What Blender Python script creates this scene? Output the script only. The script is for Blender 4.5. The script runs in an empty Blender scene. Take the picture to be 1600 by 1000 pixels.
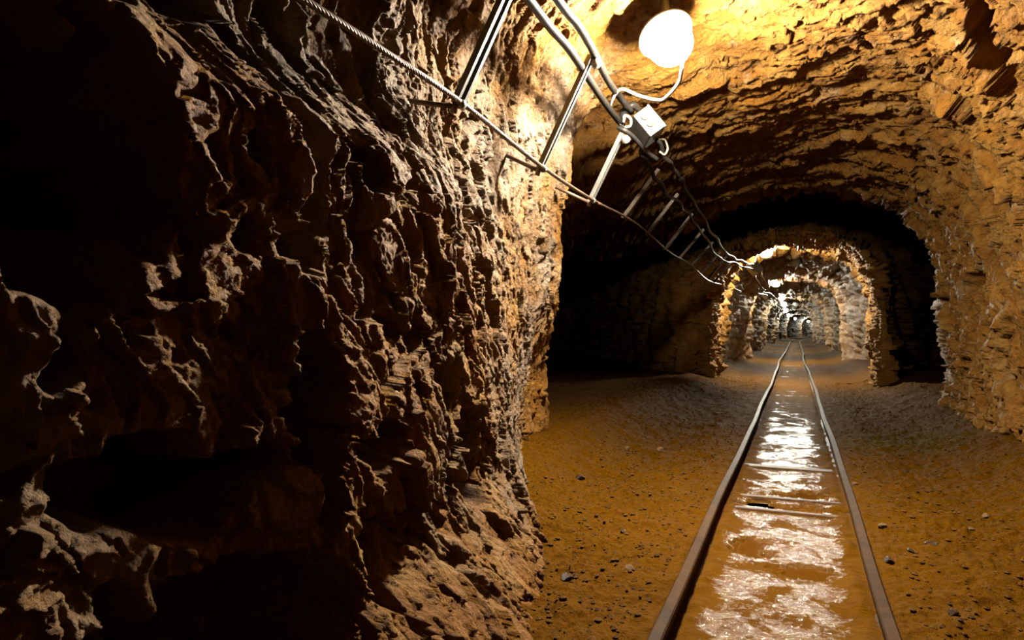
import bpy, math, random
import numpy as np
from mathutils import Vector, Matrix

random.seed(7)
rng = np.random.default_rng(11)
scene = bpy.context.scene
C = scene.collection

# ------------------------------------------------------------------ camera, world, exposure
CAM_Z = 0.85                      # camera stands 0.85 m above the muddy floor, track centre near x = -0.05
cam_data = bpy.data.cameras.new('camera')
cam_data.sensor_width = 36.0
cam_data.lens = 36.0 * 1067 / 1600
cam_data.clip_start = 0.02
cam_data.clip_end = 300
cam = bpy.data.objects.new('camera', cam_data)
C.objects.link(cam)
cam.location = (0, 0, CAM_Z)
cam.rotation_euler = (math.radians(90) + math.atan(15 / 1067), 0, math.radians(22.55))
scene.camera = cam

world = bpy.data.worlds.new('world')
scene.world = world
world.use_nodes = True
world.node_tree.nodes['Background'].inputs[0].default_value = (0, 0, 0, 1)
world.node_tree.nodes['Background'].inputs[1].default_value = 0.0

scene.view_settings.view_transform = 'Standard'
scene.view_settings.look = 'None'
scene.view_settings.gamma = 1.0
scene.view_settings.use_curve_mapping = False
scene.view_settings.exposure = 0.0
scene.cycles.sample_clamp_indirect = 4.0
scene.cycles.max_bounces = 6
scene.cycles.diffuse_bounces = 1
scene.cycles.caustics_reflective = False
scene.cycles.caustics_refractive = False
LAMP_POWER = 2420.0                # radiance of the lamp domes
LAMP_COLOUR = (1.0, 0.90, 0.74)
FAR_POWER = 1030.0                 # the lamps further in are weaker

# ------------------------------------------------------------------ numpy noise
U = np.uint32
def hsh(ix, iy, iz, seed):
    n = ix.astype(U) * U(374761393) + iy.astype(U) * U(668265263) + iz.astype(U) * U(2246822519) + U((seed * 3266489917) & 0xffffffff)
    n ^= n >> U(13); n *= U(1274126177); n ^= n >> U(16); n *= U(2654435761); n ^= n >> U(15)
    return n
GR = np.array([(1,1,0),(-1,1,0),(1,-1,0),(-1,-1,0),(1,0,1),(-1,0,1),(1,0,-1),(-1,0,-1),
               (0,1,1),(0,-1,1),(0,1,-1),(0,-1,-1),(1,1,0),(-1,1,0),(0,-1,1),(0,-1,-1)], dtype=np.float32)
def perlin(p, seed=0):
    f = np.floor(p); i = f.astype(np.int64); t = (p - f).astype(np.float32)
    w = t * t * t * (t * (t * 6 - 15) + 10)
    r = np.zeros(len(p), np.float32)
    for a in (0, 1):
        for b in (0, 1):
            for c in (0, 1):
                g = GR[hsh(i[:, 0] + a, i[:, 1] + b, i[:, 2] + c, seed) & U(15)]
                d = g[:, 0] * (t[:, 0] - a) + g[:, 1] * (t[:, 1] - b) + g[:, 2] * (t[:, 2] - c)
                r += d * (w[:, 0] if a else 1 - w[:, 0]) * (w[:, 1] if b else 1 - w[:, 1]) * (w[:, 2] if c else 1 - w[:, 2])
    return r
def fbm(p, octv, seed=0, gain=0.5, ridged=False):
    r = np.zeros(len(p), np.float32); a = 1.0; tot = 0
    for k in range(octv):
        n = perlin(p * (2.03 ** k) + 7.3 * k, seed + k)
        if ridged: n = 1 - 2 * np.abs(n)
        r += a * n; tot += a; a *= gain
    return r / tot
def facet(p, scale, seed, tilt=1.0):
    """broken-rock noise: nearest cell gives a tilted plane of its own; returns value, crack distance, cell random"""
    q = p / np.asarray(scale, dtype=np.float64)
    b = np.floor(q - 0.5).astype(np.int64)
    n = len(q)
    d1 = np.full(n, 9e9, np.float32); d2 = d1.copy()
    ce = np.zeros((n, 3), np.float32); hh = np.zeros(n, U)
    qf = (q - b).astype(np.float32)
    for a in (0, 1):
        for bb in (0, 1):
            for c in (0, 1):
                h = hsh(b[:, 0] + a, b[:, 1] + bb, b[:, 2] + c, seed)
                cx = np.stack([a + 0.5 + ((h & U(1023)).astype(np.float32) / 1023 - 0.5) * 0.95,
                               bb + 0.5 + (((h >> U(10)) & U(1023)).astype(np.float32) / 1023 - 0.5) * 0.95,
                               c + 0.5 + (((h >> U(20)) & U(1023)).astype(np.float32) / 1023 - 0.5) * 0.95], 1)
                d = ((qf - cx) ** 2).sum(1)
                m = d < d1
                d2 = np.where(m, d1, np.minimum(d2, d))
                d1 = np.where(m, d, d1)
                ce[m] = cx[m]; hh[m] = h[m]
    g = hh * U(747796405) + U(2891336453); g ^= g >> U(15); g *= U(2246822519); g ^= g >> U(13)
    r0 = (g & U(255)).astype(np.float32) / 255
    tv = np.stack([((g >> U(s)) & U(255)).astype(np.float32) / 127.5 - 1 for s in (8, 16, 24)], 1)
    v = (r0 - 0.5) + tilt * ((qf - ce) * tv).sum(1)
    return v, np.sqrt(d2) - np.sqrt(d1), r0, np.sqrt(d1)
def sst(a, b, x):
    t = np.clip((x - a) / (b - a), 0, 1)
    return t * t * (3 - 2 * t)

# ------------------------------------------------------------------ mesh helpers
def link(o, parent=None):
    C.objects.link(o)
    if parent is not None: o.parent = parent
    return o
def tag(o, label=None, cat=None, group=None, kind=None):
    if label: o['label'] = label
    if cat: o['category'] = cat
    if group: o['group'] = group
    if kind: o['kind'] = kind
    return o
def empty(name, loc=(0, 0, 0)):
    o = bpy.data.objects.new(name, None); o.location = loc; o.empty_display_size = 0.05
    return link(o)
def fast_mesh(name, verts, quads, attrs=None, smooth=True):
    me = bpy.data.meshes.new(name)
    nq = len(quads)
    me.vertices.add(len(verts)); me.vertices.foreach_set('co', np.ascontiguousarray(verts, np.float32).ravel())
    me.loops.add(nq * 4); me.loops.foreach_set('vertex_index', np.ascontiguousarray(quads, np.int32).ravel())
    me.polygons.add(nq)
    me.polygons.foreach_set('loop_start', np.arange(nq, dtype=np.int32) * 4)
    me.polygons.foreach_set('use_smooth', np.full(nq, smooth, dtype=bool))
    for k, v in (attrs or {}).items():
        a = me.attributes.new(k, 'FLOAT', 'POINT'); a.data.foreach_set('value', np.ascontiguousarray(v, np.float32))
    me.update(calc_edges=True)
    return me
def grid_quads(n, m, flip=False, off=0):
    i = np.arange(n - 1)[:, None] * m + np.arange(m - 1)[None, :]
    q = np.stack([i, i + 1, i + m + 1, i + m], -1).reshape(-1, 4)
    return (q[:, ::-1] if flip else q) + off

class MB:
    """collects shapes into one mesh object"""
    def __init__(s): s.v = []; s.f = []
    def add(s, vs, fs):
        o = len(s.v); s.v += [tuple(v) for v in vs]; s.f += [tuple(i + o for i in f) for f in fs]
    def box(s, c, size, rot=None, bev=0.0):
        hx, hy, hz = [a / 2 for a in size]; R = rot or Matrix.Identity(3); c = Vector(c)
        if bev <= 0:
            vs = [c + R @ Vector((x * hx, y * hy, z * hz)) for x in (-1, 1) for y in (-1, 1) for z in (-1, 1)]
            s.add(vs, [(0, 1, 3, 2), (4, 6, 7, 5), (0, 4, 5, 1), (2, 3, 7, 6), (0, 2, 6, 4), (1, 5, 7, 3)])
            return
        import bmesh
        bm = bmesh.new(); bmesh.ops.create_cube(bm, size=1)
        for v in bm.verts: v.co = Vector((v.co.x * size[0], v.co.y * size[1], v.co.z * size[2]))
        bmesh.ops.bevel(bm, geom=bm.edges[:], offset=bev, segments=2, affect='EDGES', profile=0.6)
        bm.verts.index_update()
        s.add([c + R @ v.co for v in bm.verts], [[v.index for v in f.verts] for f in bm.faces]); bm.free()
    def tube(s, pts, r, n=8, cap=True):
        pts = [Vector(p) for p in pts]; rs = r if isinstance(r, (list, tuple)) else [r] * len(pts)
        o = len(s.v); up = Vector((0, 0, 1)); prev = None
        for k, p in enumerate(pts):
            t = (pts[min(k + 1, len(pts) - 1)] - pts[max(k - 1, 0)]).normalized()
            if prev is None:
                a = t.cross(up if abs(t.z) < 0.9 else Vector((1, 0, 0))).normalized()
            else:
                a = (prev - t * prev.dot(t)).normalized()
            prev = a; b = t.cross(a)
            for i in range(n):
                w = 2 * math.pi * i / n
                s.v.append(tuple(p + (a * math.cos(w) + b * math.sin(w)) * rs[k]))
        for k in range(len(pts) - 1):
            for i in range(n):
                j = (i + 1) % n
                s.f.append((o + k * n + i, o + k * n + j, o + (k + 1) * n + j, o + (k + 1) * n + i))
        if cap:
            s.f.append(tuple(o + i for i in range(n))[::-1]); e = o + (len(pts) - 1) * n
            s.f.append(tuple(e + i for i in range(n)))
    def lathe(s, prof, c, axis, n=24, sx=1.0):
        """prof: (radius, height along axis)"""
        axis = Vector(axis).normalized(); a = axis.orthogonal().normalized(); b = axis.cross(a); c = Vector(c); o = len(s.v)
        for r, h in prof:
            for i in range(n):
                w = 2 * math.pi * i / n
                s.v.append(tuple(c + axis * h + (a * math.cos(w) * sx + b * math.sin(w)) * r))
        for k in range(len(prof) - 1):
            for i in range(n):
                j = (i + 1) % n
                s.f.append((o + k * n + i, o + k * n + j, o + (k + 1) * n + j, o + (k + 1) * n + i))
        s.f.append(tuple(o + i for i in range(n))[::-1]); e = o + (len(prof) - 1) * n
        s.f.append(tuple(e + i for i in range(n)))
    def extrude(s, prof, path_pts, ax_u, ax_v):
        """closed profile (u, v) swept along points with fixed axes"""
        n = len(prof); o = len(s.v)
        for p in path_pts:
            for u, v in prof: s.v.append(tuple(Vector(p) + ax_u * u + ax_v * v))
        for k in range(len(path_pts) - 1):
            for i in range(n):
                j = (i + 1) % n
                s.f.append((o + k * n + i, o + k * n + j, o + (k + 1) * n + j, o + (k + 1) * n + i))
        s.f.append(tuple(o + i for i in range(n))[::-1]); e = o + (len(path_pts) - 1) * n
        s.f.append(tuple(e + i for i in range(n)))
    def build(s, name, mat, parent=None, smooth=False):
        me = bpy.data.meshes.new(name); me.from_pydata(s.v, [], s.f)
        if parent is not None:
            iv = parent.matrix_world.inverted() if False else None
        import bmesh
        bm = bmesh.new(); bm.from_mesh(me); bmesh.ops.recalc_face_normals(bm, faces=bm.faces[:]); bm.to_mesh(me); bm.free()
        if smooth: me.polygons.foreach_set('use_smooth', [True] * len(me.polygons))
        me.materials.append(mat); me.update()
        o = bpy.data.objects.new(name, me)
        link(o, parent)
        if parent is not None:
            o.location = -Vector(parent.location) if parent.parent is None else (0, 0, 0)        # meshes are written in world coordinates
        return o
def spline(pts, per=10):
    P = [Vector(p) for p in pts]; P = [P[0] * 2 - P[1]] + P + [P[-1] * 2 - P[-2]]; out = []
    for k in range(1, len(P) - 2):
        for i in range(per):
            t = i / per
            a, b, c, d = P[k - 1], P[k], P[k + 1], P[k + 2]
            out.append(0.5 * ((2 * b) + (c - a) * t + (2 * a - 5 * b + 4 * c - d) * t * t + (3 * b - a - 3 * c + d) * t ** 3))
    out.append(P[-2]); return out

# ------------------------------------------------------------------ materials
class NT:
    def __init__(s, name):
        s.m = bpy.data.materials.new(name); s.m.use_nodes = True; s.t = s.m.node_tree
        s.b = s.t.nodes['Principled BSDF']
    def n(s, typ, **kw):
        nd = s.t.nodes.new(typ)
        for k, v in kw.items(): setattr(nd, k, v)
        return nd
    def l(s, a, b): s.t.links.new(a, b)
    def noise(s, vec, scale, detail=6, rough=0.6, dist=0.0):
        nd = s.n('ShaderNodeTexNoise'); nd.inputs['Scale'].default_value = scale; nd.inputs['Detail'].default_value = detail
        nd.inputs['Roughness'].default_value = rough; nd.inputs['Distortion'].default_value = dist
        s.l(vec, nd.inputs['Vector']); return nd.outputs['Fac']
    def ramp(s, fac, stops, interp='LINEAR'):
        nd = s.n('ShaderNodeValToRGB'); nd.color_ramp.interpolation = interp; e = nd.color_ramp.elements
        while len(e) < len(stops): e.new(0.5)
        for k, (p, c) in enumerate(stops):
            e[k].position = p; e[k].color = (*c, 1) if len(c) == 3 else c
        s.l(fac, nd.inputs['Fac']); return nd.outputs['Color']
    def g(s, fac, a, b): return s.ramp(fac, [(a, (0, 0, 0)), (b, (1, 1, 1))])
    def mix(s, fac, a, b):
        nd = s.n('ShaderNodeMix', data_type='RGBA')
        for v, k in ((fac, 0), (a, 6), (b, 7)):
            if hasattr(v, 'is_linked'): s.l(v, nd.inputs[k])
            else: nd.inputs[k].default_value = v if k == 0 else (*v, 1)
        return nd.outputs[2]
    def math(s, op, a, b=0.0, clamp=False):
        nd = s.n('ShaderNodeMath', operation=op); nd.use_clamp = clamp
        for v, k in ((a, 0), (b, 1)):
            if hasattr(v, 'is_linked'): s.l(v, nd.inputs[k])
            else: nd.inputs[k].default_value = v
        return nd.outputs[0]
    def bump(s, h, strength, dist):
        nd = s.n('ShaderNodeBump'); nd.inputs['Strength'].default_value = strength; nd.inputs['Distance'].default_value = dist
        s.l(h, nd.inputs['Height']); return nd
    def attr(s, name): return s.n('ShaderNodeAttribute', attribute_name=name).outputs['Fac']
    def obj(s): return s.n('ShaderNodeTexCoord').outputs['Object']

def rock_material():
    N = NT('mine_rock'); o = N.obj()
    sep = N.n('ShaderNodeSeparateXYZ'); N.l(o, sep.inputs[0])
    big = N.noise(o, 1.6, 5, 0.6, 0.4); mid = N.noise(o, 6.5, 7, 0.65, 0.6); fine = N.noise(o, 38, 8, 0.7); vfine = N.noise(o, 140, 5, 0.7)
    tone = N.attr('tone')
    ochre = N.ramp(mid, [(0.2, (0.34, 0.118, 0.009)), (0.45, (0.54, 0.225, 0.024)), (0.6, (0.66, 0.335, 0.065)), (0.8, (0.72, 0.45, 0.18))])
    grey = N.ramp(mid, [(0.2, (0.17, 0.115, 0.07)), (0.5, (0.46, 0.33, 0.215)), (0.75, (0.74, 0.59, 0.45))])
    # greyer bedrock shows on the wall at the left of the track, ochre clay covers the rest
    left = N.math('MULTIPLY', N.math('ADD', sep.outputs[0], 0.62), -2.2, True)
    near = N.math('SUBTRACT', 1.0, N.math('MULTIPLY', N.math('SUBTRACT', sep.outputs[1], 3.3), 2.5, True), True)
    far = N.math('MULTIPLY', N.math('SUBTRACT', sep.outputs[1], 12.2), 0.8, True)
    farg = N.math('MULTIPLY', far, 0.62)
    base = N.math('MAXIMUM', N.math('MULTIPLY', N.math('MULTIPLY', left, near), 0.75), farg)
    v = N.math('ADD', N.math('MULTIPLY', N.math('SUBTRACT', big, 0.5), 2.2), N.math('MULTIPLY', N.math('SUBTRACT', tone, 0.5), 0.8))
    gm = N.math('ADD', N.math('SUBTRACT', base, 0.20), N.math('MULTIPLY', v, 0.75), True)
    gm = N.g(gm, 0.2, 0.75)
    col = N.mix(gm, ochre, grey)
    # scattered dark mineral flecks and pale crusts
    col = N.mix(N.math('MULTIPLY', N.g(fine, 0.58, 0.72), 0.55), col, (0.09, 0.045, 0.018))
    col = N.mix(N.math('MULTIPLY', N.g(N.noise(o, 3.1, 6, 0.7, 0.3), 0.58, 0.72), 0.5), col, (0.74, 0.57, 0.37))
    hsv = N.n('ShaderNodeHueSaturation'); N.l(col, hsv.inputs['Color'])
    N.l(N.math('ADD', 0.264, N.math('MULTIPLY', tone, 0.216)), hsv.inputs['Value'])
    N.l(hsv.outputs[0], N.b.inputs['Base Color'])
    N.l(N.math('ADD', 0.42, N.math('MULTIPLY', fine, 0.45)), N.b.inputs['Roughness'])
    N.b.inputs['Specular IOR Level'].default_value = 0.18
    vor = N.n('ShaderNodeTexVoronoi', feature='F1'); vor.inputs['Scale'].default_value = 45; vor.inputs['Randomness'].default_value = 1
    wob = N.n('ShaderNodeMixRGB') if False else None
    N.l(o, vor.inputs['Vector'])
    hgt = N.math('ADD', N.math('MULTIPLY', fine, 1.0), N.math('ADD', N.math('MULTIPLY', vfine, 0.28), N.math('MULTIPLY', vor.outputs['Distance'], 0.35)))
    bp = N.bump(hgt, 1.0, 0.032)
    N.l(bp.outputs[0], N.b.inputs['Normal'])
    return N.m

def floor_material():
    N = NT('mine_floor_mud'); o = N.obj()
    sep = N.n('ShaderNodeSeparateXYZ'); N.l(o, sep.inputs[0])
    big = N.noise(o, 2.2, 5, 0.6, 0.3); mid = N.noise(o, 11, 7, 0.65); fine = N.noise(o, 60, 7, 0.7); vf = N.noise(o, 150, 4, 0.6)
    mud = N.ramp(mid, [(0.25, (0.30, 0.110, 0.004)), (0.5, (0.42, 0.168, 0.006)), (0.75, (0.50, 0.22, 0.012))])
    dirt = N.ramp(fine, [(0.3, (0.15, 0.060, 0.006)), (0.55, (0.36, 0.148, 0.010)), (0.8, (0.46, 0.22, 0.032))])
    wet = N.attr('wet')
    col = N.mix(N.g(N.math('ADD', wet, N.math('MULTIPLY', N.math('SUBTRACT', big, 0.5), 0.9)), 0.1, 0.55), dirt, mud)
    # faint green tint on the bank at the right of the track
    vm = N.n('ShaderNodeVectorMath', operation='DISTANCE'); N.l(o, vm.inputs[0]); vm.inputs[1].default_value = (0.62, 5.45, 0.08)
    tint = N.math('MULTIPLY', N.math('SUBTRACT', 1.0, N.g(vm.outputs['Value'], 0.1, 0.75)), N.math('ADD', 0.25, N.math('MULTIPLY', mid, 0.5)), True)
    col = N.mix(tint, col, (0.16, 0.17, 0.018))
    dk = N.n('ShaderNodeHueSaturation'); N.l(col, dk.inputs['Color']); dk.inputs['Value'].default_value = 0.18; dk.inputs['Saturation'].default_value = 1.08
    N.l(dk.outputs[0], N.b.inputs['Base Color'])
    # water film: patches of nearly smooth wet mud between the rails
    ww = N.math('ADD', wet, N.math('MULTIPLY', N.math('SUBTRACT', N.noise(o, 7.5, 5, 0.6, 0.8), 0.5), 1.5))
    ww = N.math('ADD', ww, N.math('MULTIPLY', N.math('SUBTRACT', fine, 0.5), 1.1))
    film = N.g(ww, 0.84, 1.12)
    rough = N.math('ADD', 0.80, N.math('MULTIPLY', film, -0.66))
    N.l(rough, N.b.inputs['Roughness'])
    N.l(N.math('ADD', 0.025, N.math('MULTIPLY', film, 0.27)), N.b.inputs['Specular IOR Level'])
    hgt = N.math('ADD', N.math('MULTIPLY', mid, 0.5), N.math('ADD', N.math('MULTIPLY', fine, 0.55), N.math('MULTIPLY', vf, 0.55)))
    bp = N.bump(hgt, 0.8, 0.017); N.l(bp.outputs[0], N.b.inputs['Normal'])
    st = N.math('ADD', 0.85, N.math('MULTIPLY', film, -0.18)); N.l(st, bp.inputs['Strength'])
    return N.m

def simple(name, col, rough=0.5, metal=0.0, var=0.25, scale=30, spec=0.5, dirt=None, bump=0.0, dirt_amt=0.5):
    N = NT(name); o = N.obj(); f = N.noise(o, scale, 6, 0.65)
    col = tuple(c * 0.6 for c in col); dirt = tuple(c * 0.6 for c in dirt) if dirt else None; spec *= 0.6     # colours and specular scaled down to keep bounced light low
    c2 = tuple(c * (1 - var) for c in col); c3 = tuple(min(1, c * (1 + var)) for c in col)
    c = N.ramp(f, [(0.3, c2), (0.7, c3)])
    if dirt:
        c = N.mix(N.math('MULTIPLY', N.g(N.noise(o, scale * 0.45, 7, 0.7), 0.42, 0.68), dirt_amt), c, dirt)
    N.l(c, N.b.inputs['Base Color']); N.b.inputs['Roughness'].default_value = rough; N.b.inputs['Metallic'].default_value = metal
    N.b.inputs['Specular IOR Level'].default_value = spec
    if bump: N.l(N.bump(f, 0.6, bump).outputs[0], N.b.inputs['Normal'])
    return N.m
def emissive(name, col, strength):
    N = NT(name); N.b.inputs['Base Color'].default_value = (0.8, 0.8, 0.78, 1)
    N.b.inputs['Emission Color'].default_value = (*col, 1); N.b.inputs['Emission Strength'].default_value = strength
    N.m.cycles.emission_sampling = 'FRONT'
    return N.m
M = dict(
    rock=rock_material(), floor=floor_material(),
    rail=simple('rusted_rail_steel', (0.034, 0.016, 0.005), 0.6, 0.0, 0.4, 14, spec=0.1, dirt=(0.085, 0.034, 0.003), bump=0.004, dirt_amt=0.7),
    wood=simple('soaked_sleeper_wood', (0.05, 0.022, 0.008), 0.55, 0, 0.4, 22, spec=0.25, dirt=(0.17, 0.075, 0.01), bump=0.006, dirt_amt=0.8),
    zinc=simple('galvanised_steel', (0.17, 0.165, 0.15), 0.45, 0.3, 0.2, 60, dirt=(0.12, 0.085, 0.05), dirt_amt=0.35),
    shaded=simple('shaded_channel', (0.09, 0.065, 0.045), 0.5, 0.3, 0.3, 40, dirt=(0.06, 0.03, 0.012)),  # darker steel standing in for shade on the chamber hangers
    rope=simple('steel_wire_rope', (0.15, 0.11, 0.08), 0.45, 0.4, 0.3, 40, dirt=(0.25, 0.11, 0.04), dirt_amt=0.6),
    cable=simple('grey_cable_sheath', (0.016, 0.015, 0.0135), 0.4, 0.0, 0.3, 40, spec=0.3, dirt=(0.05, 0.035, 0.02), dirt_amt=0.4),
    white=simple('white_plastic', (0.55, 0.54, 0.5), 0.4, 0, 0.08, 20, dirt=(0.5, 0.4, 0.27), dirt_amt=0.35),
    boxm=simple('painted_box', (0.15, 0.147, 0.135), 0.5, 0, 0.12, 30, dirt=(0.08, 0.06, 0.04), dirt_amt=0.35),
    dark=simple('black_rubber', (0.03, 0.028, 0.025), 0.5, 0, 0.3, 40),
    tie=simple('pale_cable_tie', (0.26, 0.23, 0.19), 0.5, 0, 0.2, 50),
    water=simple('muddy_water', (0.11, 0.042, 0.004), 0.03, 0, 0.05, 4, spec=0.5),
    stone=simple('ochre_stone', (0.16, 0.08, 0.022), 0.7, 0, 0.45, 18, dirt=(0.21, 0.15, 0.085), bump=0.008),
    grit=simple('muddy_grit', (0.095, 0.042, 0.006), 0.85, 0, 0.45, 12, spec=0.1, dirt=(0.05, 0.022, 0.005)),
    wetstone=simple('wet_dark_stone', (0.05, 0.027, 0.012), 0.25, 0, 0.4, 18, bump=0.006),
    lamp=emissive('lamp_diffuser', LAMP_COLOUR, LAMP_POWER),
    lamp_mid=emissive('mid_lamp_diffuser', (1.0, 0.95, 0.78), LAMP_POWER),
    lamp_far=emissive('far_lamp_diffuser', (0.96, 0.98, 0.80), FAR_POWER),
)

# ------------------------------------------------------------------ tunnel cross-section
LAMPS_Y = [2.885, 11.35, 18.2, 25.6, 30.5, 38.5, 47.0, 60.0, 76.0, 88.0, 96.0]
def section_table():
    pts = []
    for k in range(200):
        z = -0.2 + (1.15 + 0.2) * k / 200
        pts.append((-1.20 + 0.05 * (z + 0.2) / 1.35, z))
    for k in range(1201):
        t = math.pi * k / 1200; c, s = math.cos(t), math.sin(t)
        pts.append((-1.15 * math.copysign(abs(c) ** (2 / 2.4), c), 1.15 + 1.05 * abs(s) ** (2 / 2.4)))
    for k in range(1, 201):
        z = 1.15 - (1.35) * k / 200
        pts.append((1.20 - 0.05 * (z + 0.2) / 1.35, z))
    a = np.array(pts); d = np.r_[0, np.cumsum(np.hypot(*(np.diff(a, axis=0).T)))]
    return a, d
SEC, SARC = section_table()
STOT = SARC[-1]
def sec(s):
    return np.interp(s, SARC, SEC[:, 0]), np.interp(s, SARC, SEC[:, 1])

def bend(y):
    return np.maximum(0, y - 45.0) ** 2 / 600.0          # the drift swings right far ahead
def pulse(y, a0, a1, b0, b1):
    return sst(a0, a1, y) * (1 - sst(b0, b1, y))
def rib(y):
    """beyond the chamber the drift narrows just before every lamp and widens after it"""
    r = np.zeros_like(y)
    for ly in LAMPS_Y[1:]:
        r -= 0.13 * np.exp(-((y - (ly - 0.7)) / 0.9) ** 2)
        r += 0.20 * np.exp(-((y - (ly + 3.2)) / 1.5) ** 2)
    r = r - 0.11 * sst(8.9, 9.5, y) * (1 - sst(10.0, 10.5, y))       # mouth of the far drift
    return r * sst(8.9, 9.5, y)

# ragged hollows broken out of the near wall: y, z, half size y, half size z, depth in metres
HOLLOWS = [
    (0.60, 1.12, 0.17, 0.27, 0.45), (1.14, 1.20, 0.065, 0.20, 0.20), (1.12, 0.70, 0.06, 0.14, 0.20),
    (0.85, 0.60, 0.19, 0.08, 0.30), (0.95, 0.33, 0.20, 0.12, 0.28), (0.60, 0.25, 0.14, 0.12, 0.28), (0.68, 1.66, 0.34, 0.20, 0.30),
    (1.92, 0.47, 0.085, 0.15, 0.30), (1.33, 0.60, 0.07, 0.07, 0.14), (1.58, 0.84, 0.07, 0.05, 0.12), (1.60, 1.08, 0.06, 0.07, 0.13),
    (1.64, 1.30, 0.05, 0.06, 0.10), (2.15, 1.24, 0.05, 0.06, 0.09), (1.36, 1.24, 0.05, 0.07, 0.12), (1.34, 0.92, 0.05, 0.05, 0.10),
    (1.56, 0.36, 0.07, 0.05, 0.12), (1.75, 0.68, 0.04, 0.07, 0.08), (1.24, 0.36, 0.05, 0.09, 0.14), (2.05, 1.02, 0.04, 0.05, 0.07),
]
DLY = [-4, -0.3, 0.2, 0.5, 1.14, 1.50, 1.80, 2.2, 2.7, 3.1, 3.45, 3.7, 9]
DLD = [-.2, -.1, .15, .24, .265, .245, .20, .125, .04, .0, .02, .0, 0]
FTY = [-4, 0.3, 0.9, 1.3, 1.8, 2.2, 2.6, 3.1, 9]
FTD = [.10, .15, .22, .30, .30, .22, .12, .08, .08]

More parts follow.
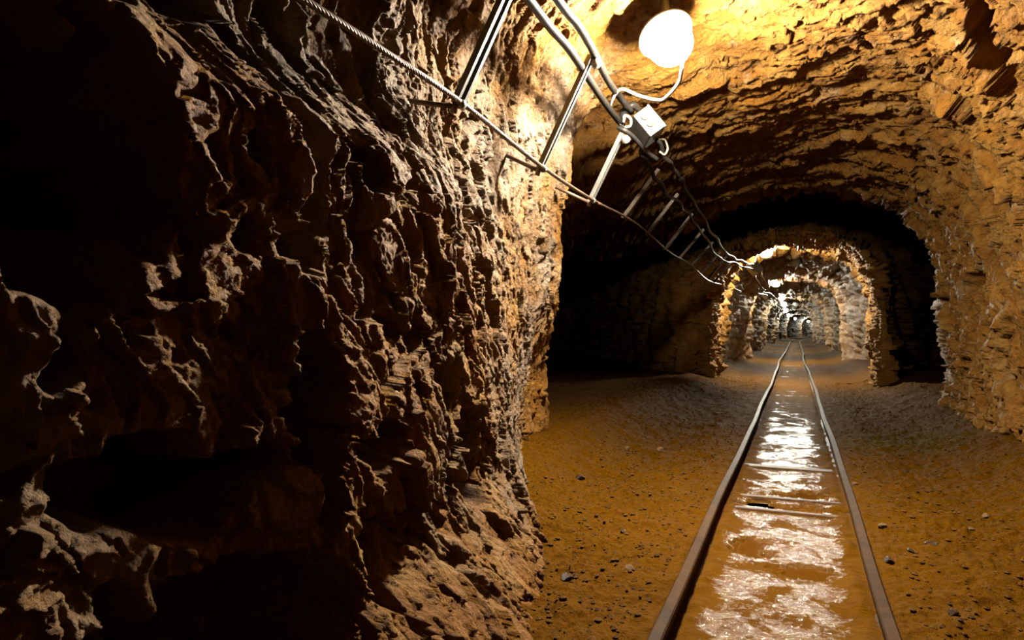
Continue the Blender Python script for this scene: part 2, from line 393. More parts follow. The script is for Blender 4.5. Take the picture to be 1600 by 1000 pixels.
def tunnel_grid(S, Y):
    """points of the rock surface over arc positions S and distances Y"""
    n, m = len(Y), len(S)
    bx, bz = sec(S)
    X = np.repeat(bx[None, :], n, 0); Z = np.repeat(bz[None, :], n, 0); YY = np.repeat(Y[:, None], m, 1)
    # ribs: scale about the axis
    r = rib(Y)[:, None]
    X = X * (1 + r * np.where((X < 0) & (YY < 11.2), 0.25, 0.9)); Z = 0.9 + (Z - 0.9) * (1 + r * np.where(Z > 0.9, 0.4, 0.0))
    # crossing chamber: side passages that open left (y 3.6..10) and right (y 6.9..9.7), higher roof between
    wl = sst(-0.45, -1.1, X) if False else 1 - sst(-1.12, -0.62, X)
    wr = sst(0.62, 1.12, X)
    Yl = YY - 0.60 * (1 - sst(0.45, 1.15, Z))                # the recess starts further in near the floor
    offl = 5.0 * sst(3.52, 4.6, Yl) * (1 - sst(7.4, 10.4, YY)) + 0.12 * sst(3.48, 3.62, Yl) * (1 - sst(9, 10, YY)) \
        + 0.26 * sst(2.7, 3.9, YY) * (1 - sst(0.5, 1.2, Z)) * (1 - sst(9, 10, YY))
    offr = 4.0 * sst(6.7, 7.9, Y) * (1 - sst(9.0, 9.6, Y))
    offc = 0.8 * sst(6.7, 7.4, Y) * (1 - sst(9.0, 9.7, Y))
    X = X + bend(Y)[:, None] - wl * offl + wr * offr[:, None]
    YY = YY + wr * offr[:, None] * 3.5 + wl * np.maximum(offl - 0.5, 0) * 2.6                  # side passages swung forward, shaped to stay dark beyond the lamps' reach
    wc = sst(1.3, 1.9, Z) * (1 - wl) * (1 - wr)
    YY = YY + wc * offc[:, None] * 5.0  # roof pocket drawn forward too, shaped so its end face stays unlit
    Z = Z + offc[:, None] * sst(1.2, 1.9, Z)
    P = np.stack([X, YY, Z], -1)
    du = np.gradient(P, axis=1); dv = np.gradient(P, axis=0)
    N = np.cross(du, dv); N /= np.linalg.norm(N, axis=-1, keepdims=True) + 1e-9
    # make normals point into the drift
    sgn = np.sign((N * (np.stack([np.zeros_like(X), YY, np.full_like(Z, 0.9)], -1) - P)).sum(-1)); sgn[sgn == 0] = 1
    N *= np.median(sgn)
    p = P.reshape(-1, 3).astype(np.float64)
    warp = np.stack([fbm(p * 2.6 + 31, 3, 41), fbm(p * 2.6 + 57, 3, 42), fbm(p * 2.6 + 83, 3, 43)], 1)
    warp2 = np.stack([perlin(p * 14 + 3, 51), perlin(p * 14 + 23, 52), perlin(p * 14 + 43, 53)], 1)
    q = p + warp * 0.16 + warp2 * 0.014
    y = p[:, 1]; x = np.repeat(bx[None, :], n, 0).ravel(); z = p[:, 2]
    L = (1 - sst(-0.95, -0.55, x)) * (1 - sst(3.35, 4.0, y))        # rough near wall
    farw = sst(4.5, 9, y)
    # oriented blocks: steep joints on the left wall, flat beds on the roof, sloping slabs on the right
    sh = q.copy(); sh[:, 1] += 0.35 * q[:, 2]
    fa, ca, ra, _ = facet(sh, (0.34, 0.22, 0.55), 1, 1.0)
    fb, cb, rb_, _ = facet(sh, (0.13, 0.085, 0.22), 2, 1.1)
    fc, cc, rc, _ = facet(sh, (0.055, 0.038, 0.085), 3, 1.1)
    sl = q.copy(); sl[:, 1] += 0.45 * q[:, 0]; sl[:, 2] += 0.25 * q[:, 1]
    ga, cga, rga, _ = facet(sl, (0.55, 0.27, 0.40), 4, 0.9)
    gb, cgb, rgb_, _ = facet(sl, (0.15, 0.09, 0.12), 5, 1.0)
    rid = fbm(q * 5.5, 4, 21, 0.55, True)
    fz = fbm(q * 22, 3, 31, 0.6); ff = fbm(q * 75, 2, 35, 0.6, True)
    # pits: rounded cavities
    pv, _, pr, pd = facet(q, (0.15, 0.11, 0.14), 9, 0)
    pit = np.where(pr > 0.62, 1 - sst(0.10, 0.42, pd), 0)
    _, _, pr2, pd2 = facet(q, (0.062, 0.046, 0.062), 12, 0)
    pit2 = np.where(pr2 > 0.6, 1 - sst(0.08, 0.42, pd2), 0)
    dl = np.interp(y, DLY, DLD)
    amp = 1 - 0.5 * sst(1.7, 2.9, y)
    dl = np.where(dl > 0, dl * (1 - 0.9 * sst(1.25, 1.55, z)), dl) + np.interp(y, FTY, FTD) * (1 - sst(0.0, 0.42, z)) * 0.8 + 0.11 * np.clip(1.3 - z, 0, 1.3) * (1 - sst(2.3, 3.0, y)) * sst(0.9, 1.2, y)
    hn = fbm(p * 5.0 + 11, 3, 91); hm = fbm(p * 5.0 + 29, 3, 92)
    for (cy, cz, sy, sz, a) in HOLLOWS:
        rr = (((y - cy + 0.16 * hn * (sy + 0.1) * 4) / sy) ** 2 + ((z - cz + 0.16 * hm * (sz + 0.1) * 4) / sz) ** 2)
        dl = dl - a * (1 - sst(0.55, 1.25, rr))
    dleft = dl * (1 - sst(-0.85, -0.4, x)) + amp * (0.040 * fa + 0.028 * fb + 0.015 * fc + 0.014 * rid - 0.09 * pit) + 0.03 * fbm(q * 4.2, 3, 25) - (0.5 + 0.5 * amp) * 0.030 * pit2 + 0.012 * fz + 0.007 * ff - 0.04
    cr = np.exp(-(cga / 0.05) ** 2)
    dother = 0.036 * ga + 0.020 * gb + 0.009 * fc + 0.022 * rid + 0.008 * fz - 0.022 * cr * (rga > 0.5) - 0.02 * pit * (pr > 0.8)
    # loose fractured slabs high on the right-hand haunch
    sb = np.exp(-((y - 3.5) / 0.5) ** 2) * sst(0.5, 0.75, x) * sst(1.5, 1.75, z)
    dother = dother * (1 + 0.6 * farw) + sb * (0.10 * fa + 0.05 * fb) + 0.10 * farw * fa + 0.06 * fbm(p * 1.1, 2, 61)
    # the haunch is cut back where the cables run
    rw = sst(0.55, 0.95, x) * (1 - farw)
    dother = dother + rw * (0.020 * ga + 0.016 * gb + 0.010 * rid - 0.045 * pit * (pr > 0.72))
    for (cy, cz, sy, sz, a) in ((5.57, 1.18, 0.24, 0.075, 0.24), (6.1, 0.75, 0.12, 0.10, 0.12), (4.78, 0.20, 0.26, 0.05, 0.16), (5.2, 1.45, 0.10, 0.04, 0.08)):
        rr = ((y - cy + 0.5 * warp[:, 0] * sy * 2) / sy) ** 2 + ((z - cz + 0.5 * warp[:, 1] * sz * 3) / sz) ** 2
        dother = dother - a * (1 - sst(0.5, 1.3, rr)) * sst(0.6, 0.9, x)
    gash = ((x - 0.70 - 0.30 * (y - 3.25) + 0.10 * warp[:, 2]) / 0.045) ** 2 + ((y - 3.25) / 0.30) ** 2
    dother = dother - 0.14 * (1 - sst(0.5, 1.3, gash)) * (z > 1.2)
    dother = dother - 0.13 * np.exp(-((x + 0.45) / 0.40) ** 2 - ((y - 2.9) / 0.55) ** 2)
    d = L * dleft + (1 - L) * dother - 0.13 * np.exp(-((x + 0.86) / 0.22) ** 2) * (1 - sst(3.6, 4.6, y)) * sst(1.5, 1.8, z)
    P = P + N * d.reshape(n, m)[..., None]
    tone = np.clip(0.45 * np.where(L > 0.5, rb_, rgb_) + 0.3 * np.where(L > 0.5, ra, rga) + 0.25 * rc, 0, 1)
    return P, tone

def spaced(a, b, f):
    out = [a]
    while out[-1] < b: out.append(out[-1] + f(out[-1]))
    return np.array(out)
def patches_to_object(name, plist):
    vs, qs, tn, off = [], [], [], 0
    for S, Y in plist:
        P, t = tunnel_grid(S, Y); n, m = P.shape[:2]
        vs.append(P.reshape(-1, 3)); tn.append(t); qs.append(grid_quads(n, m, True, off)); off += n * m
    me = fast_mesh(name, np.concatenate(vs), np.concatenate(qs), {'tone': np.concatenate(tn)})
    me.materials.append(M['rock'])
    o = bpy.data.objects.new(name, me); link(o); o['kind'] = 'structure'
    return o
def s_at_x(x):
    k = 200 + np.argmin(np.abs(SEC[200:1401, 0] - x)); return SARC[k]
SL, SR = s_at_x(-0.80), s_at_x(0.86)
near_y = spaced(0.25, 3.62, lambda y: 0.0044 if y > 0.5 else 0.01)
mid_y = spaced(3.55, 11.0, lambda y: max(0.007, 0.0030 * y))
roof_y = np.r_[spaced(-2.5, 0.6, lambda y: 0.05), spaced(0.63, 2.22, lambda y: 0.025), spaced(2.25, 11.0, lambda y: max(0.0075, 0.0030 * y))]
far_y = spaced(10.95, 100.0, lambda y: 0.010 * y)
back_y = spaced(-2.5, 0.27, lambda y: 0.06)
wall_left = patches_to_object('wall_left', [
    (np.arange(0, SL + 0.03, 0.0046), near_y), (np.arange(0, SL + 0.03, 0.011), mid_y),
    (np.arange(0, SL + 0.03, 0.035), far_y), (np.arange(0, SL + 0.03, 0.05), back_y)])
ceiling = patches_to_object('ceiling', [(np.arange(SL, SR + 0.02, 0.0080), roof_y), (np.arange(SL, SR + 0.02, 0.035), far_y)])
ry = np.r_[spaced(-2.5, 0.3, lambda y: 0.06), spaced(0.35, 3.25, lambda y: 0.025), spaced(3.3, 11.0, lambda y: 0.0024 * y)]
wall_right = patches_to_object('wall_right', [(np.arange(SR, STOT, 0.0085), ry), (np.arange(SR, STOT, 0.035), far_y)])
tag(wall_left, 'rough dark rock wall on the left lit from the side'); tag(wall_right, 'ochre rock wall on the right of the track')
tag(ceiling, 'arched ochre rock roof of the mine tunnel')
# end of the drift, far away
me = fast_mesh('wall_far', np.array([(-3, 99.5, -1), (3, 99.5, -1), (3, 99.5, 4), (-3, 99.5, 4)]), np.array([(0, 1, 2, 3)]), {'tone': np.full(4, .5)})
me.materials.append(M['rock']); tag(link(bpy.data.objects.new('wall_far', me)), 'rock face at the far end', kind='structure')

# ------------------------------------------------------------------ floor
TRK = -0.05; GAUGE = 0.56; RL, RR = TRK - GAUGE / 2, TRK + GAUGE / 2; RAIL_TOP = 0.08
PUDDLES = [  # centre x, y, half width x, half length y
    (0.00, 3.80, 0.135, 0.085), (-0.02, 3.50, 0.190, 0.055), (-0.165, 2.83, 0.075, 0.090), (0.02, 2.60, 0.095, 0.065), (-0.17, 3.57, 0.05, 0.10)]
def puddle_field(x, y):
    d = np.full(len(x), 9.0)
    for (cx, cy, hx, hy) in PUDDLES:
        d = np.minimum(d, np.sqrt(((x - cx) / hx) ** 2 + ((y - cy) / hy) ** 2))
    return d
def floor_height(x, y):
    p = np.stack([x, y, np.zeros_like(x)], 1)
    xc = np.abs(x - TRK)
    out = sst(GAUGE / 2 - 0.015, GAUGE / 2 + 0.03, xc)
    n1 = fbm(p * 2.2, 4, 71); n2 = fbm(p * 9, 4, 72); n3 = fbm(p * 34, 3, 73)
    fv, fcz, _, fd = facet(p, (0.10, 0.10, 1.0), 74, 0.6)
    fs, _, r2, fd2 = facet(p, (0.045, 0.045, 1.0), 75, 0.4)
    inside = 0.006 + 0.010 * n1 + 0.007 * n2 + 0.004 * n3
    inside -= 0.022 * (1 - sst(0.7, 1.2, puddle_field(x, y) + 1.6 * n2 + 0.8 * n3))
    bank = 0.17 * sst(0.65, 1.35, xc) ** 1.4
    clod = np.maximum(0, 0.5 - fd2 * 1.3) * (r2 > 0.55) * 0.036
    outside = 0.066 + bank + 0.03 * n1 * sst(0.3, 0.6, xc) + 0.022 * n2 + 0.011 * n3 + 0.014 * np.maximum(fv, -0.2) * sst(0.33, 0.6, xc) + clod * sst(0.32, 0.5, xc)
    edge = np.exp(-((xc - GAUGE / 2 + 0.05) / 0.03) ** 2) * 0.018 * (0.5 + n2)
    return inside * (1 - out) + outside * out + edge * (1 - out)
def floor_patch(xs, ys):
    n, m = len(ys), len(xs)
    X = np.repeat(xs[None, :], n, 0).ravel(); Y = np.repeat(ys[:, None], m, 1).ravel()
    z = floor_height(X, Y)
    wfar = 1 - 0.42 * sst(4.8, 9.5, Y)
    xc = np.abs(X - TRK); nn = fbm(np.stack([X, Y, 0 * X], 1) * 3.0, 3, 77)
    wet = (1 - sst(0.13, 0.31, xc)) * (0.72 + 0.5 * nn) + 0.28 * (1 - sst(0.4, 0.9, xc)) * (nn > -1)
    return np.stack([X + bend(Y), Y, z], 1), np.clip(wet * wfar, 0, 1), n, m
xs_near = np.r_[np.arange(-1.75, 1.75, 0.0075)]
ys_near = spaced(1.25, 11.0, lambda y: max(0.0075, 0.0034 * y))
xs_far = np.r_[spaced(-1.9, -0.6, lambda x: 0.06), spaced(-0.5, 0.5, lambda x: 0.02), spaced(0.56, 1.9, lambda x: 0.06)]
vs, qs, wt, off = [], [], [], 0
for xs, ys in ((xs_near, ys_near), (xs_far, far_y), (np.arange(-1.75, 1.8, 0.06), spaced(-2.5, 1.22, lambda y: 0.04)),
               (np.arange(-7.5, -1.50, 0.1), spaced(3.3, 30, lambda y: 0.1)), (np.arange(1.55, 7.5, 0.1), spaced(6, 30, lambda y: 0.1))):
    v, w, n, m = floor_patch(xs, ys)
    vs.append(v); wt.append(w); qs.append(grid_quads(n, m, False, off)); off += n * m
me = fast_mesh('floor', np.concatenate(vs), np.concatenate(qs), {'wet': np.concatenate(wt)})
me.materials.append(M['floor'])
tag(link(bpy.data.objects.new('floor', me)), 'wet orange mud floor of the mine', kind='structure')

# ------------------------------------------------------------------ track
track = empty('railway_track', (TRK, 1.0, 0.0))
tag(track, 'narrow gauge mine railway track running down the wet floor', 'track')
prof = [(-0.018, 0.0), (-0.018, -0.016), (-0.006, -0.024), (-0.006, -0.066), (-0.028, -0.074), (-0.028, -0.084),
        (0.028, -0.084), (0.028, -0.074), (0.006, -0.066), (0.006, -0.024), (0.018, -0.016), (0.018, 0.0), (0.014, 0.004), (-0.014, 0.004)]
def rail_path(xr, ph):
    pts = []
    for yv in spaced(0.2, 95.0, lambda y: max(0.12, 0.03 * y)):
        wob = 0.005 * math.sin(yv * 1.3 + ph) + 0.002 * math.sin(yv * 3.1 + 2 * ph)
        wob += 0.05 * math.exp(-((yv - 19) / 4) ** 2) * (-1)
        pts.append((xr + wob + float(bend(yv)), yv, RAIL_TOP - 0.004 + 0.004 * math.sin(yv * 1.1 + ph)))
    return pts
for xr, ph, lb in ((RL, 0.3, None), (RR, 1.9, None)):
    mb = MB(); mb.extrude(prof, rail_path(xr, ph), Vector((1, 0, 0)), Vector((0, 0, 1)))
    mb.build('rail', M['rail'], track)
for yv, up, ln in ((2.05, -0.004, .50), (3.40, 0.014, .46), (3.665, 0.013, .46), (4.47, 0.016, .46), (5.5, 0.004, .5), (6.6, 0.004, .5), (7.7, 0.012, .5), (9.45, 0.014, .5), (11.2, .012, .5), (13.2, .014, .5), (15.2, .014, .5), (17.1, .018, .5), (20, .018, .5)):
    mb = MB(); wd = 0.055 if yv < 4 else 0.09
    mb.box((TRK, yv, (up if yv < 4.6 else up - 0.009) - 0.05), (ln + 0.05, wd, 0.1), Matrix.Rotation(random.uniform(-.02, .02), 3, 'Z'), 0.012)
    mb.build('sleeper', M['wood'], track)

# ------------------------------------------------------------------ puddles
PL = ['broad brown puddle between the rails behind the paired sleepers', 'long thin puddle lying between two sleepers',
      'small brown puddle near the left rail', 'small brown puddle in the middle of the track nearest the viewer', 'narrow puddle at the left end of the paired sleepers']
for k, (cx, cy, hx, hy) in enumerate(PUDDLES):
    nseg = 40; rad = []
    vs = [(cx, cy, -0.0035)]
    for i in range(nseg):
        w = 2 * math.pi * i / nseg; r = 1.5 + 0.10 * math.sin(3 * w + k)
        vs.append((cx + hx * r * math.cos(w), cy + hy * r * math.sin(w), -0.0035))
    low = [(x, y, -0.03) for x, y, z in vs]
    mb = MB(); mb.add(vs, [(0, 1 + i, 1 + (i + 1) % nseg) for i in range(nseg)])
    o = mb.build('puddle', M['water']); tag(o, PL[k], 'puddle', 'puddles between the rails')

# ------------------------------------------------------------------ lamps
def make_lamp(loc, axis, label, big=True, glow='lamp'):
    root = empty('bulkhead_lamp', loc); tag(root, label, 'lamp', 'lamps along the mine roof')
    loc = Vector(loc); ax = Vector(axis).normalized()
    n = 28 if big else 14
    mb = MB(); mb.lathe([(0.070, -0.045), (0.082, -0.040), (0.086, -0.005), (0.084, 0.0)], loc, ax, n)
    mb.build('housing', M['white'], root, True)
    mb = MB(); mb.lathe([(0.112, -0.052), (0.118, -0.050), (0.118, -0.040), (0.108, -0.036)], loc, ax, n); mb.build('back_plate', M['boxm'], root, True)
    mb = MB()
    pr = [(0.096 * math.cos(t) ** 0.55 if t < 1.55 else 0.004, -0.004 + 0.095 * math.sin(t)) for t in np.linspace(0, 1.57, 9 if big else 5)]
    mb.lathe(pr, loc, ax, n); mb.build('diffuser', M[glow], root, True)
    if big:
        a = ax.orthogonal().normalized(); b = ax.cross(a)
        for i in range(3):
            d = a * math.cos(2.1 * i) + b * math.sin(2.1 * i)
            mb = MB(); mb.box(loc + d * 0.088 - ax * 0.02, (0.014, 0.014, 0.026)); mb.build('cover_clip', M['white'], root)
        pass
    mb = MB(); mb.tube([loc - ax * 0.03, loc - ax * 0.06 + Vector((0, 0, 0.16 if big else 0.6))], 0.018, 8); mb.build('mounting_stem', M['zinc'], root)
    return root
LL = ['large bright white lamp on the roof above the junction box, nearest the viewer', 'bright lamp at the mouth of the far tunnel, second from the viewer',
      'third lamp along the tunnel roof counted from the viewer', 'fourth lamp along the tunnel roof counted from the viewer',
      'fifth lamp along the tunnel roof counted from the viewer', 'sixth lamp along the tunnel roof counted from the viewer',
      'seventh lamp, a distant glow on the tunnel roof', 'eighth lamp, a tiny distant glow in the tunnel', 'tiny lamp, third from the far end of the tunnel', 'added lamp lighting the end of the tunnel, last but one', 'farthest added lamp lighting the end of the tunnel']  # the last two lamps are added to brighten the tunnel's end
LPOS = [(-0.484, 2.885, 2.06), (-0.42, 11.35, 2.075), (-0.45, 18.2, 2.01), (-0.45, 25.6, 1.97), (-0.45, 30.5, 1.92), (-0.45, 38.5, 1.86), (-0.42, 47, 1.80), (-.4, 60, 1.75), (-.4, 76, 1.7), (-.4, 88, 1.7), (-.4, 96, 1.7)]
LAX = [(0.48, -0.45, -1.0)] + [(0.1, -0.40, -1.0)] * 10
for k in range(11): make_lamp((LPOS[k][0] + float(bend(LPOS[k][1])), LPOS[k][1], LPOS[k][2]), LAX[k], LL[k], k < 3, 'lamp' if k < 1 else 'lamp_mid' if k < 3 else 'lamp_far')

# ------------------------------------------------------------------ cables
def cable(name, pts, r, mat, label, group=None, per=10, n=10, wav=0.0, cat='cable'):
    P = spline(pts, per)
    if wav:
        for i, p in enumerate(P):
            p.x += wav * math.sin(i * 1.3) * 0.8; p.z += wav * math.sin(i * 0.83 + 1)
    mb = MB(); mb.tube(P, r, n); o = mb.build(name, mat, None, True)
    tag(o, label, cat, group); return o
cable('power_cable', [(-.80, -2.4, 1.96), (-.80, .6, 1.955), (-.81, 1.5, 1.955), (-.815, 2.129, 1.95), (-.819, 2.335, 1.95), (-.815, 2.55, 1.95), (-.825, 2.872, 1.94), (-.835, 3.208, 1.93), (-.82, 3.46, 1.905)],
      0.0165, M['cable'], 'thick grey cable on the left, running down into the junction box', 'roof power cables')
cable('power_cable', [(-.74, -2.4, 2.015), (-.74, .6, 2.01), (-.75, 1.6, 2.005), (-.759, 2.265, 2.0), (-.753, 2.473, 2.0), (-.768, 2.75, 2.0), (-.785, 3.075, 1.985), (-.77, 3.45, 1.965)],
      0.0165, M['cable'], 'thick grey cable on the right, nearer the lamp, above the junction box', 'roof power cables')
cable('power_cable', [(-.76, 3.60, 1.83), (-.75, 3.749, 1.767), (-.75, 4.332, 1.714), (-.75, 5.018, 1.74), (-.75, 5.983, 1.705), (-.75, 7.636, 1.62), (-.70, 9.0, 1.685), (-.56, 10.75, 1.73)],
      0.012, M['cable'], 'lower wavy cable sagging across the dark chamber to the far box', 'chamber cables', 9, 8, 0.010)
cable('power_cable', [(-.67, 3.60, 1.84), (-.62, 3.867, 1.739), (-.62, 4.277, 1.721), (-.62, 5.485, 1.645), (-.62, 7.056, 1.603), (-.62, 8.8, 1.70), (-.58, 10.75, 1.81)],
      0.012, M['cable'], 'upper wavy cable sagging across the dark chamber to the far box', 'chamber cables', 9, 8, 0.010)
cable('lamp_cord', [(-.433, 2.90, 1.975), (-.437, 2.92, 1.945), (-.459, 2.98, 1.915), (-.52, 3.05, 1.885), (-.568, 3.10, 1.889), (-.666, 3.15, 1.938), (-.75, 3.15, 1.98), (-.809, 3.20, 1.952), (-.84, 3.30, 1.924), (-.815, 3.44, 1.895)],
      0.0075, M['white'], 'white cord looping from the nearest lamp to the junction box', 'lamp cords', 10, 10)
cable('lamp_cord', [(-.47, 11.33, 2.05), (-.55, 11.1, 1.98), (-.57, 10.9, 1.84)], 0.010, M['white'], 'white cord from the second lamp down to its box', 'lamp cords', 8, 8)
for k, (dx, dz, lb) in enumerate(((0, 0, 'left of the two cables zigzagging beyond the far box'), (0.10, 0.03, 'right of the two cables zigzagging beyond the far box'))):
    cable('power_cable', [(-.56 + dx, 10.95, 1.74 + dz), (-.62 + dx, 12.2, 1.72 + dz), (-.57 + dx, 14.0, 1.60 + dz), (-.75 + dx, 15.0, 1.62 + dz), (-.62 + dx, 17.6, 1.66 + dz), (-.62 + dx, 22, 1.70 + dz), (-.62 + dx, 30, 1.65 + dz)],
          0.014, M['tie'], lb, 'far tunnel cables', 8, 8, 0.008)

# wire rope: six strands laid round a core
def wire_rope():
    way = [(-.97, -2.4, 1.54), (-.97, -1.2, 1.535), (-.97, .2, 1.535), (-.95, 1.163, 1.544), (-.95, 1.454, 1.549), (-.95, 1.886, 1.551), (-.95, 2.629, 1.512), (-.95, 3.378, 1.510), (-.95, 4.006, 1.532), (-.95, 4.598, 1.533), (-.95, 5.667, 1.485), (-.95, 6.849, 1.49), (-.95, 7.971, 1.437), (-.98, 9.3, 1.465), (-1.0, 11.5, 1.55), (-.98, 14, 1.6)]
    P = spline(way, 70)
    L = [0]
    for a, b in zip(P, P[1:]): L.append(L[-1] + (b - a).length)
    mb = MB(); keep = [i for i, p in enumerate(P) if p.y < 3.45]
    for s in range(6):
        pts = []
        for i in keep:
            t = (P[min(i + 1, len(P) - 1)] - P[max(0, i - 1)]).normalized(); a = t.cross(Vector((0, 0, 1))).normalized(); b = t.cross(a)
            w = L[i] * 2 * math.pi / 0.085 + s * math.pi / 3
            pts.append(P[i] + (a * math.cos(w) + b * math.sin(w)) * 0.0052)
        mb.tube(pts, 0.0036, 6)
    mb.tube([p for k, p in enumerate(P) if p.y > 3.42 and k % 6 == 0] + [P[-1]], 0.0075, 8)
    o = mb.build('wire_rope', M['rope'], None, True)
    tag(o, 'twisted steel wire rope strung along the left wall', 'rope')
wire_rope()

# ------------------------------------------------------------------ hangers: strut channel, clamp, wall pin
def make_hanger(bot, top, pin, label, w=0.041, near=True):
    bot, top = Vector(bot), Vector(top)
    root = empty('cable_hanger', bot); tag(root, label, 'bracket', 'steel hangers between rope and cables')
    d = (top - bot).normalized(); a = Vector((0, 1, 0)); a = (a - d * a.dot(d)).normalized(); v = d.cross(a).normalized()
    if v.x < 0: v = -v                                   # open side faces the drift
    h = w / 2; t = 0.0025; dp = 0.021; lip = 0.013
    pf = [(-h, -dp), (h, -dp), (h, 0), (h - lip, 0), (h - lip, -t), (h - t, -t), (h - t, -dp + t), (-h + t, -dp + t), (-h + t, -t), (-h + lip, -t), (-h + lip, 0), (-h, 0)]
    mb = MB(); mb.extrude(pf, [bot - d * 0.01, top + d * 0.03], a, v)
    mb.build('channel', M['zinc'] if near else M['shaded'], root)
    if near:
        mb = MB(); mb.tube([bot + Vector((0.0, -0.013, 0)), bot + Vector((0, 0.013, 0.0))], 0.0155, 10); mb.build('rope_clamp', M['zinc'], root, True)
        mb = MB(); mb.tube([top + v * 0.02 - a * 0.012 + d * .01, top + v * 0.02 + a * 0.012 + d * .01], 0.021, 12); mb.build('cable_tie', M['tie'], root, True)
    if pin:
        mb = MB(); mb.tube([Vector(pin), bot + Vector((-.012, -.01, -.012))], 0.0085, 8); mb.tube([bot + Vector((-.02, -.012, -.03)), bot + Vector((-.012, -.01, .0))], 0.011, 8)
        mb.build('wall_pin', M['rope'], root, True)
    return root
make_hanger((-.955, 1.886, 1.551), (-.805, 1.96, 1.93), (-1.22, 1.80, 1.58), 'double steel strip hanger at top left, nearest the viewer', 0.05)
make_hanger((-.955, 2.629, 1.512), (-.79, 2.76, 1.965), (-1.15, 2.66, 1.60), 'steel hanger directly left of the big lamp, second from the viewer')
make_hanger((-.955, 3.378, 1.510), (-.80, 3.36, 1.80), (-1.14, 3.30, 1.585), 'short steel hanger below the junction box, third from the viewer')
ORD = ['fourth', 'fifth', 'sixth', 'seventh', 'eighth', 'ninth', 'tenth', 'eleventh']
for k in range(8):
    yv = 4.1 + 0.72 * k; zr = float(np.interp(yv, [4, 4.6, 5.7, 6.8, 8, 9.3], [1.532, 1.533, 1.485, 1.49, 1.437, 1.465])); zc = float(np.interp(yv, [3.7, 5, 6, 7.6, 9, 10.6], [1.767, 1.74, 1.705, 1.64, 1.685, 1.72]))
    make_hanger((-.955, yv, zr), (-.76, yv, zc + 0.02), None, 'dim steel hanger over the dark chamber, %s from the viewer' % ORD[k], 0.03, False)

# ------------------------------------------------------------------ junction boxes
def make_box(loc, rot, label, size=(0.14, 0.18, 0.09), near=True):
    root = empty('junction_box', loc); tag(root, label, 'junction box', 'electrical boxes under the lamps'); loc = Vector(loc)
    mb = MB(); mb.box(loc, size, rot, 0.006); mb.build('body', M['boxm'], root)
    mb = MB(); mb.box(loc + rot @ Vector((0, 0, size[2] / 2 + 0.006)), (size[0] + 0.006, size[1] + 0.006, 0.014), rot, 0.004); lid = mb.build('lid', M['boxm'], root)
    if near:
        for sx in (-1, 1):
            for sy in (-1, 1):
                q = loc + rot @ Vector((sx * size[0] * .42, sy * size[1] * .42, size[2] / 2 + 0.013))
                m2 = MB(); m2.lathe([(0.006, -0.002), (0.006, 0.003)], q, rot @ Vector((0, 0, 1)), 10)
                m2.build('screw', M['zinc'], lid)
        for (x, y) in ((-0.03, -1), (0.015, -1), (-0.03, 1), (0.02, 1)):
            q = loc + rot @ Vector((x, y * size[1] / 2, -0.005)); ax = rot @ Vector((0, y, 0))
            m2 = MB(); m2.lathe([(0.019, 0), (0.019, 0.014), (0.0145, 0.016), (0.0145, 0.034), (0.011, 0.04)], q, ax, 12)
            m2.build('cable_gland', M['tie'], root, True)
    return root
RB = (Matrix.Rotation(math.radians(14), 3, 'Z') @ Matrix.Rotation(math.radians(52), 3, 'Y') @ Matrix.Rotation(math.radians(-14), 3, 'X'))
make_box((-.72, 3.533, 1.895), RB, 'white junction box hung below the big lamp')
make_box((-.56, 10.86, 1.755), RB, 'small white junction box at the mouth of the far tunnel', (0.16, 0.2, 0.10), False)
make_box((-.64, 17.7, 1.66), RB, 'tiny pale junction box under the third lamp', (0.16, 0.2, 0.10), False)
# bundle of cable ends wrapped round the near box
for k, (pts, r, mt, lb) in enumerate((
    ([(-.82, 3.44, 1.905), (-.80, 3.40, 1.955), (-.755, 3.41, 1.985), (-.735, 3.45, 1.975)], 0.017, 'cable', 'grey cable loop over the top left corner of the junction box'),
    ([(-.835, 3.43, 1.885), (-.80, 3.42, 1.865), (-.77, 3.47, 1.845), (-.73, 3.62, 1.80), (-.69, 3.72, 1.775)], 0.012, 'dark', 'black cable run along the underside of the junction box'),
    ([(-.80, 3.40, 1.90), (-.79, 3.39, 1.93), (-.765, 3.40, 1.915), (-.77, 3.42, 1.885), (-.80, 3.42, 1.88)], 0.008, 'tie', 'pale tie loop on the left of the junction box'),
    ([(-.66, 3.60, 1.85), (-.64, 3.66, 1.86), (-.63, 3.70, 1.825), (-.645, 3.69, 1.79), (-.665, 3.66, 1.80)], 0.006, 'tie', 'pale wire curl hanging off the lower right of the junction box'))):
    cable('cable_end', pts, r, M[mt], lb, 'cable ends round the near box', 8, 8)

# ------------------------------------------------------------------ loose stones
def stone_mesh(seed, mat):
    import bmesh
    r = random.Random(seed); bm = bmesh.new(); bmesh.ops.create_icosphere(bm, subdivisions=2, radius=1.0)
    planes = [(Vector((r.uniform(-1, 1), r.uniform(-1, 1), r.uniform(-1, 1))).normalized(), r.uniform(.55, .85)) for _ in range(9)]
    for v in bm.verts:
        for nn, dd in planes:
            e = v.co.dot(nn) - dd
            if e > 0: v.co -= nn * e
    me = bpy.data.meshes.new('loose_stone'); bm.to_mesh(me); bm.free(); me.materials.append(mat); return me
SM = [stone_mesh(s, M['stone']) for s in range(4)] + [stone_mesh(9 + s, M['wetstone']) for s in range(2)]
def put_stone(x, y, sx, sy, sz, mi, rz, label, group=None):
    z = float(floor_height(np.array([x]), np.array([y]))[0])
    o = bpy.data.objects.new('loose_stone', SM[mi]); o.location = (x, y, z + sz * 0.35); o.scale = (sx, sy, sz); o.rotation_euler = (0, 0, rz)
    link(o); tag(o, label, 'stone', group or 'loose stones on the floor'); return o
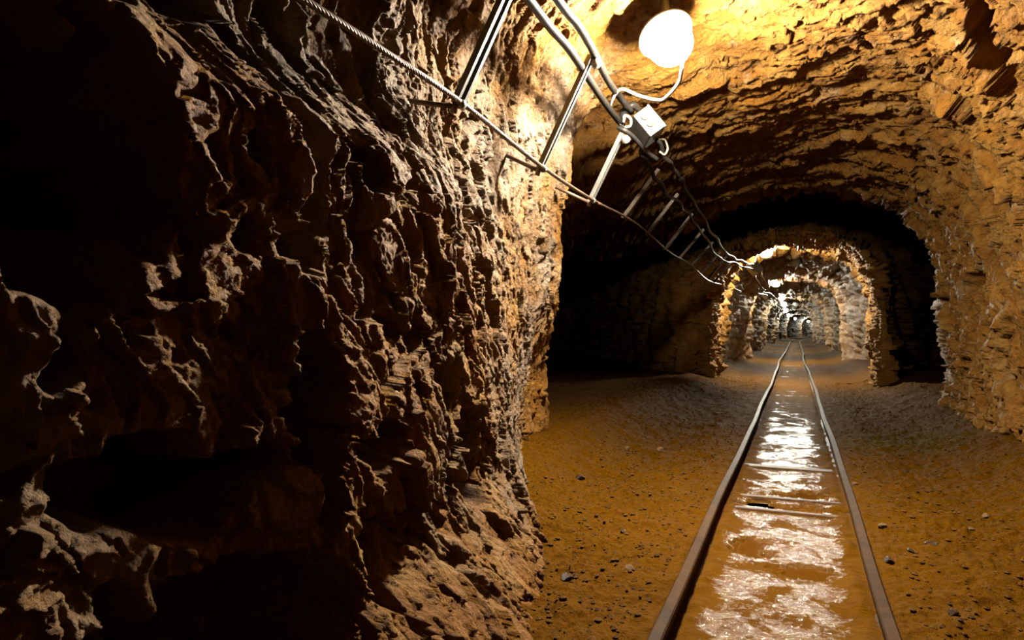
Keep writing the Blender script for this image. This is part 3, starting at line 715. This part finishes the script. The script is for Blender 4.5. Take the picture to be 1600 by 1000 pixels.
for args in (
    (0.285, 2.62, .022, .018, .020, 4, .3, 'dark stone lying just right of the right rail'),
    (0.395, 2.20, .020, .013, .013, 4, 1.0, 'wet shiny stone on the mud at bottom right'),
    (0.435, 2.18, .009, .009, .008, 4, 0, 'tiny dark pebble beside the wet shiny stone at bottom right'),
    (0.31, 3.05, .020, .016, .012, 0, .5, 'flat ochre stone right of the right rail, above the dark stone'),
    (0.72, 3.35, .020, .016, .014, 1, 1.5, 'small orange stone at the foot of the right bank'),
    (0.62, 3.12, .016, .013, .012, 2, .7, 'small orange stone a little nearer than the one at the bank'),
    (0.45, 2.88, .024, .016, .010, 5, .2, 'low dark stone in the mud between rail and right bank'),
    (0.37, 2.78, .018, .012, .010, 5, 2.2, 'small dark stone left of the low dark stone'),
    (0.27, 3.88, .022, .018, .016, 0, .9, 'stone against the right rail level with the broad puddle'),
    (0.55, 4.30, .028, .018, .016, 5, .3, 'flat dark stone near the green patch of floor'),
    (-0.67, 2.07, .026, .020, .018, 4, 1.1, 'dark clod on the left floor near the wall foot'),
    (-0.50, 2.20, .020, .014, .012, 3, .4, 'ochre stone close to the left rail at the bottom'),
    (-0.62, 2.62, .020, .016, .010, 5, 2.0, 'thin dark stone midway between left rail and wall'),
    (-0.80, 4.35, .028, .022, .020, 1, .4, 'pale yellow stone by the mouth of the left recess'),
    (-0.98, 4.25, .020, .018, .016, 2, 1.4, 'smaller pale stone left of the pale yellow one'),
    (-1.00, 3.30, .030, .022, .020, 4, .8, 'dark stone below the corner of the left wall')):
    put_stone(*args)
def gravel(name, count, xr, yr, label, seed, big=1.0):
    g = np.random.default_rng(seed)
    ico = np.array([(0, 0, 1), (.9, 0, .2), (.28, .85, .25), (-.72, .53, .2), (-.72, -.53, .25), (.28, -.85, .2), (0, 0, -1)], np.float32)
    tri = [(0, 1, 2), (0, 2, 3), (0, 3, 4), (0, 4, 5), (0, 5, 1), (6, 2, 1), (6, 3, 2), (6, 4, 3), (6, 5, 4), (6, 1, 5)]
    y = yr[0] + (yr[1] - yr[0]) * g.random(count) ** 1.6; x = xr[0] + (xr[1] - xr[0]) * g.random(count)
    z = floor_height(x, y); s = (0.004 + 0.009 * g.random(count) ** 3) * big
    V = []
    for k in range(count):
        a = g.random() * 6.28; c, sn = math.cos(a), math.sin(a); R = np.array([[c, -sn, 0], [sn, c, 0], [0, 0, .65]], np.float32)
        V.append((ico * (1 + 0.35 * (g.random((7, 1)) - .5))) @ R.T * s[k] + np.array([x[k], y[k], z[k] + s[k] * .15]))
    V = np.concatenate(V); F = (np.array(tri)[None] + (np.arange(count) * 7)[:, None, None]).reshape(-1, 3)
    me = bpy.data.meshes.new(name); me.from_pydata(V.tolist(), [], F.tolist()); me.materials.append(M['grit']); me.update()
    tag(link(bpy.data.objects.new(name, me)), label, 'gravel', kind='stuff')
gravel('gravel', 2600, (-1.15, RL - .06), (1.5, 6), 'fine ochre gravel scattered between left rail and wall', 1)
gravel('gravel', 1800, (RR + .06, 1.15), (1.8, 6.5), 'fine ochre gravel scattered right of the track', 2)
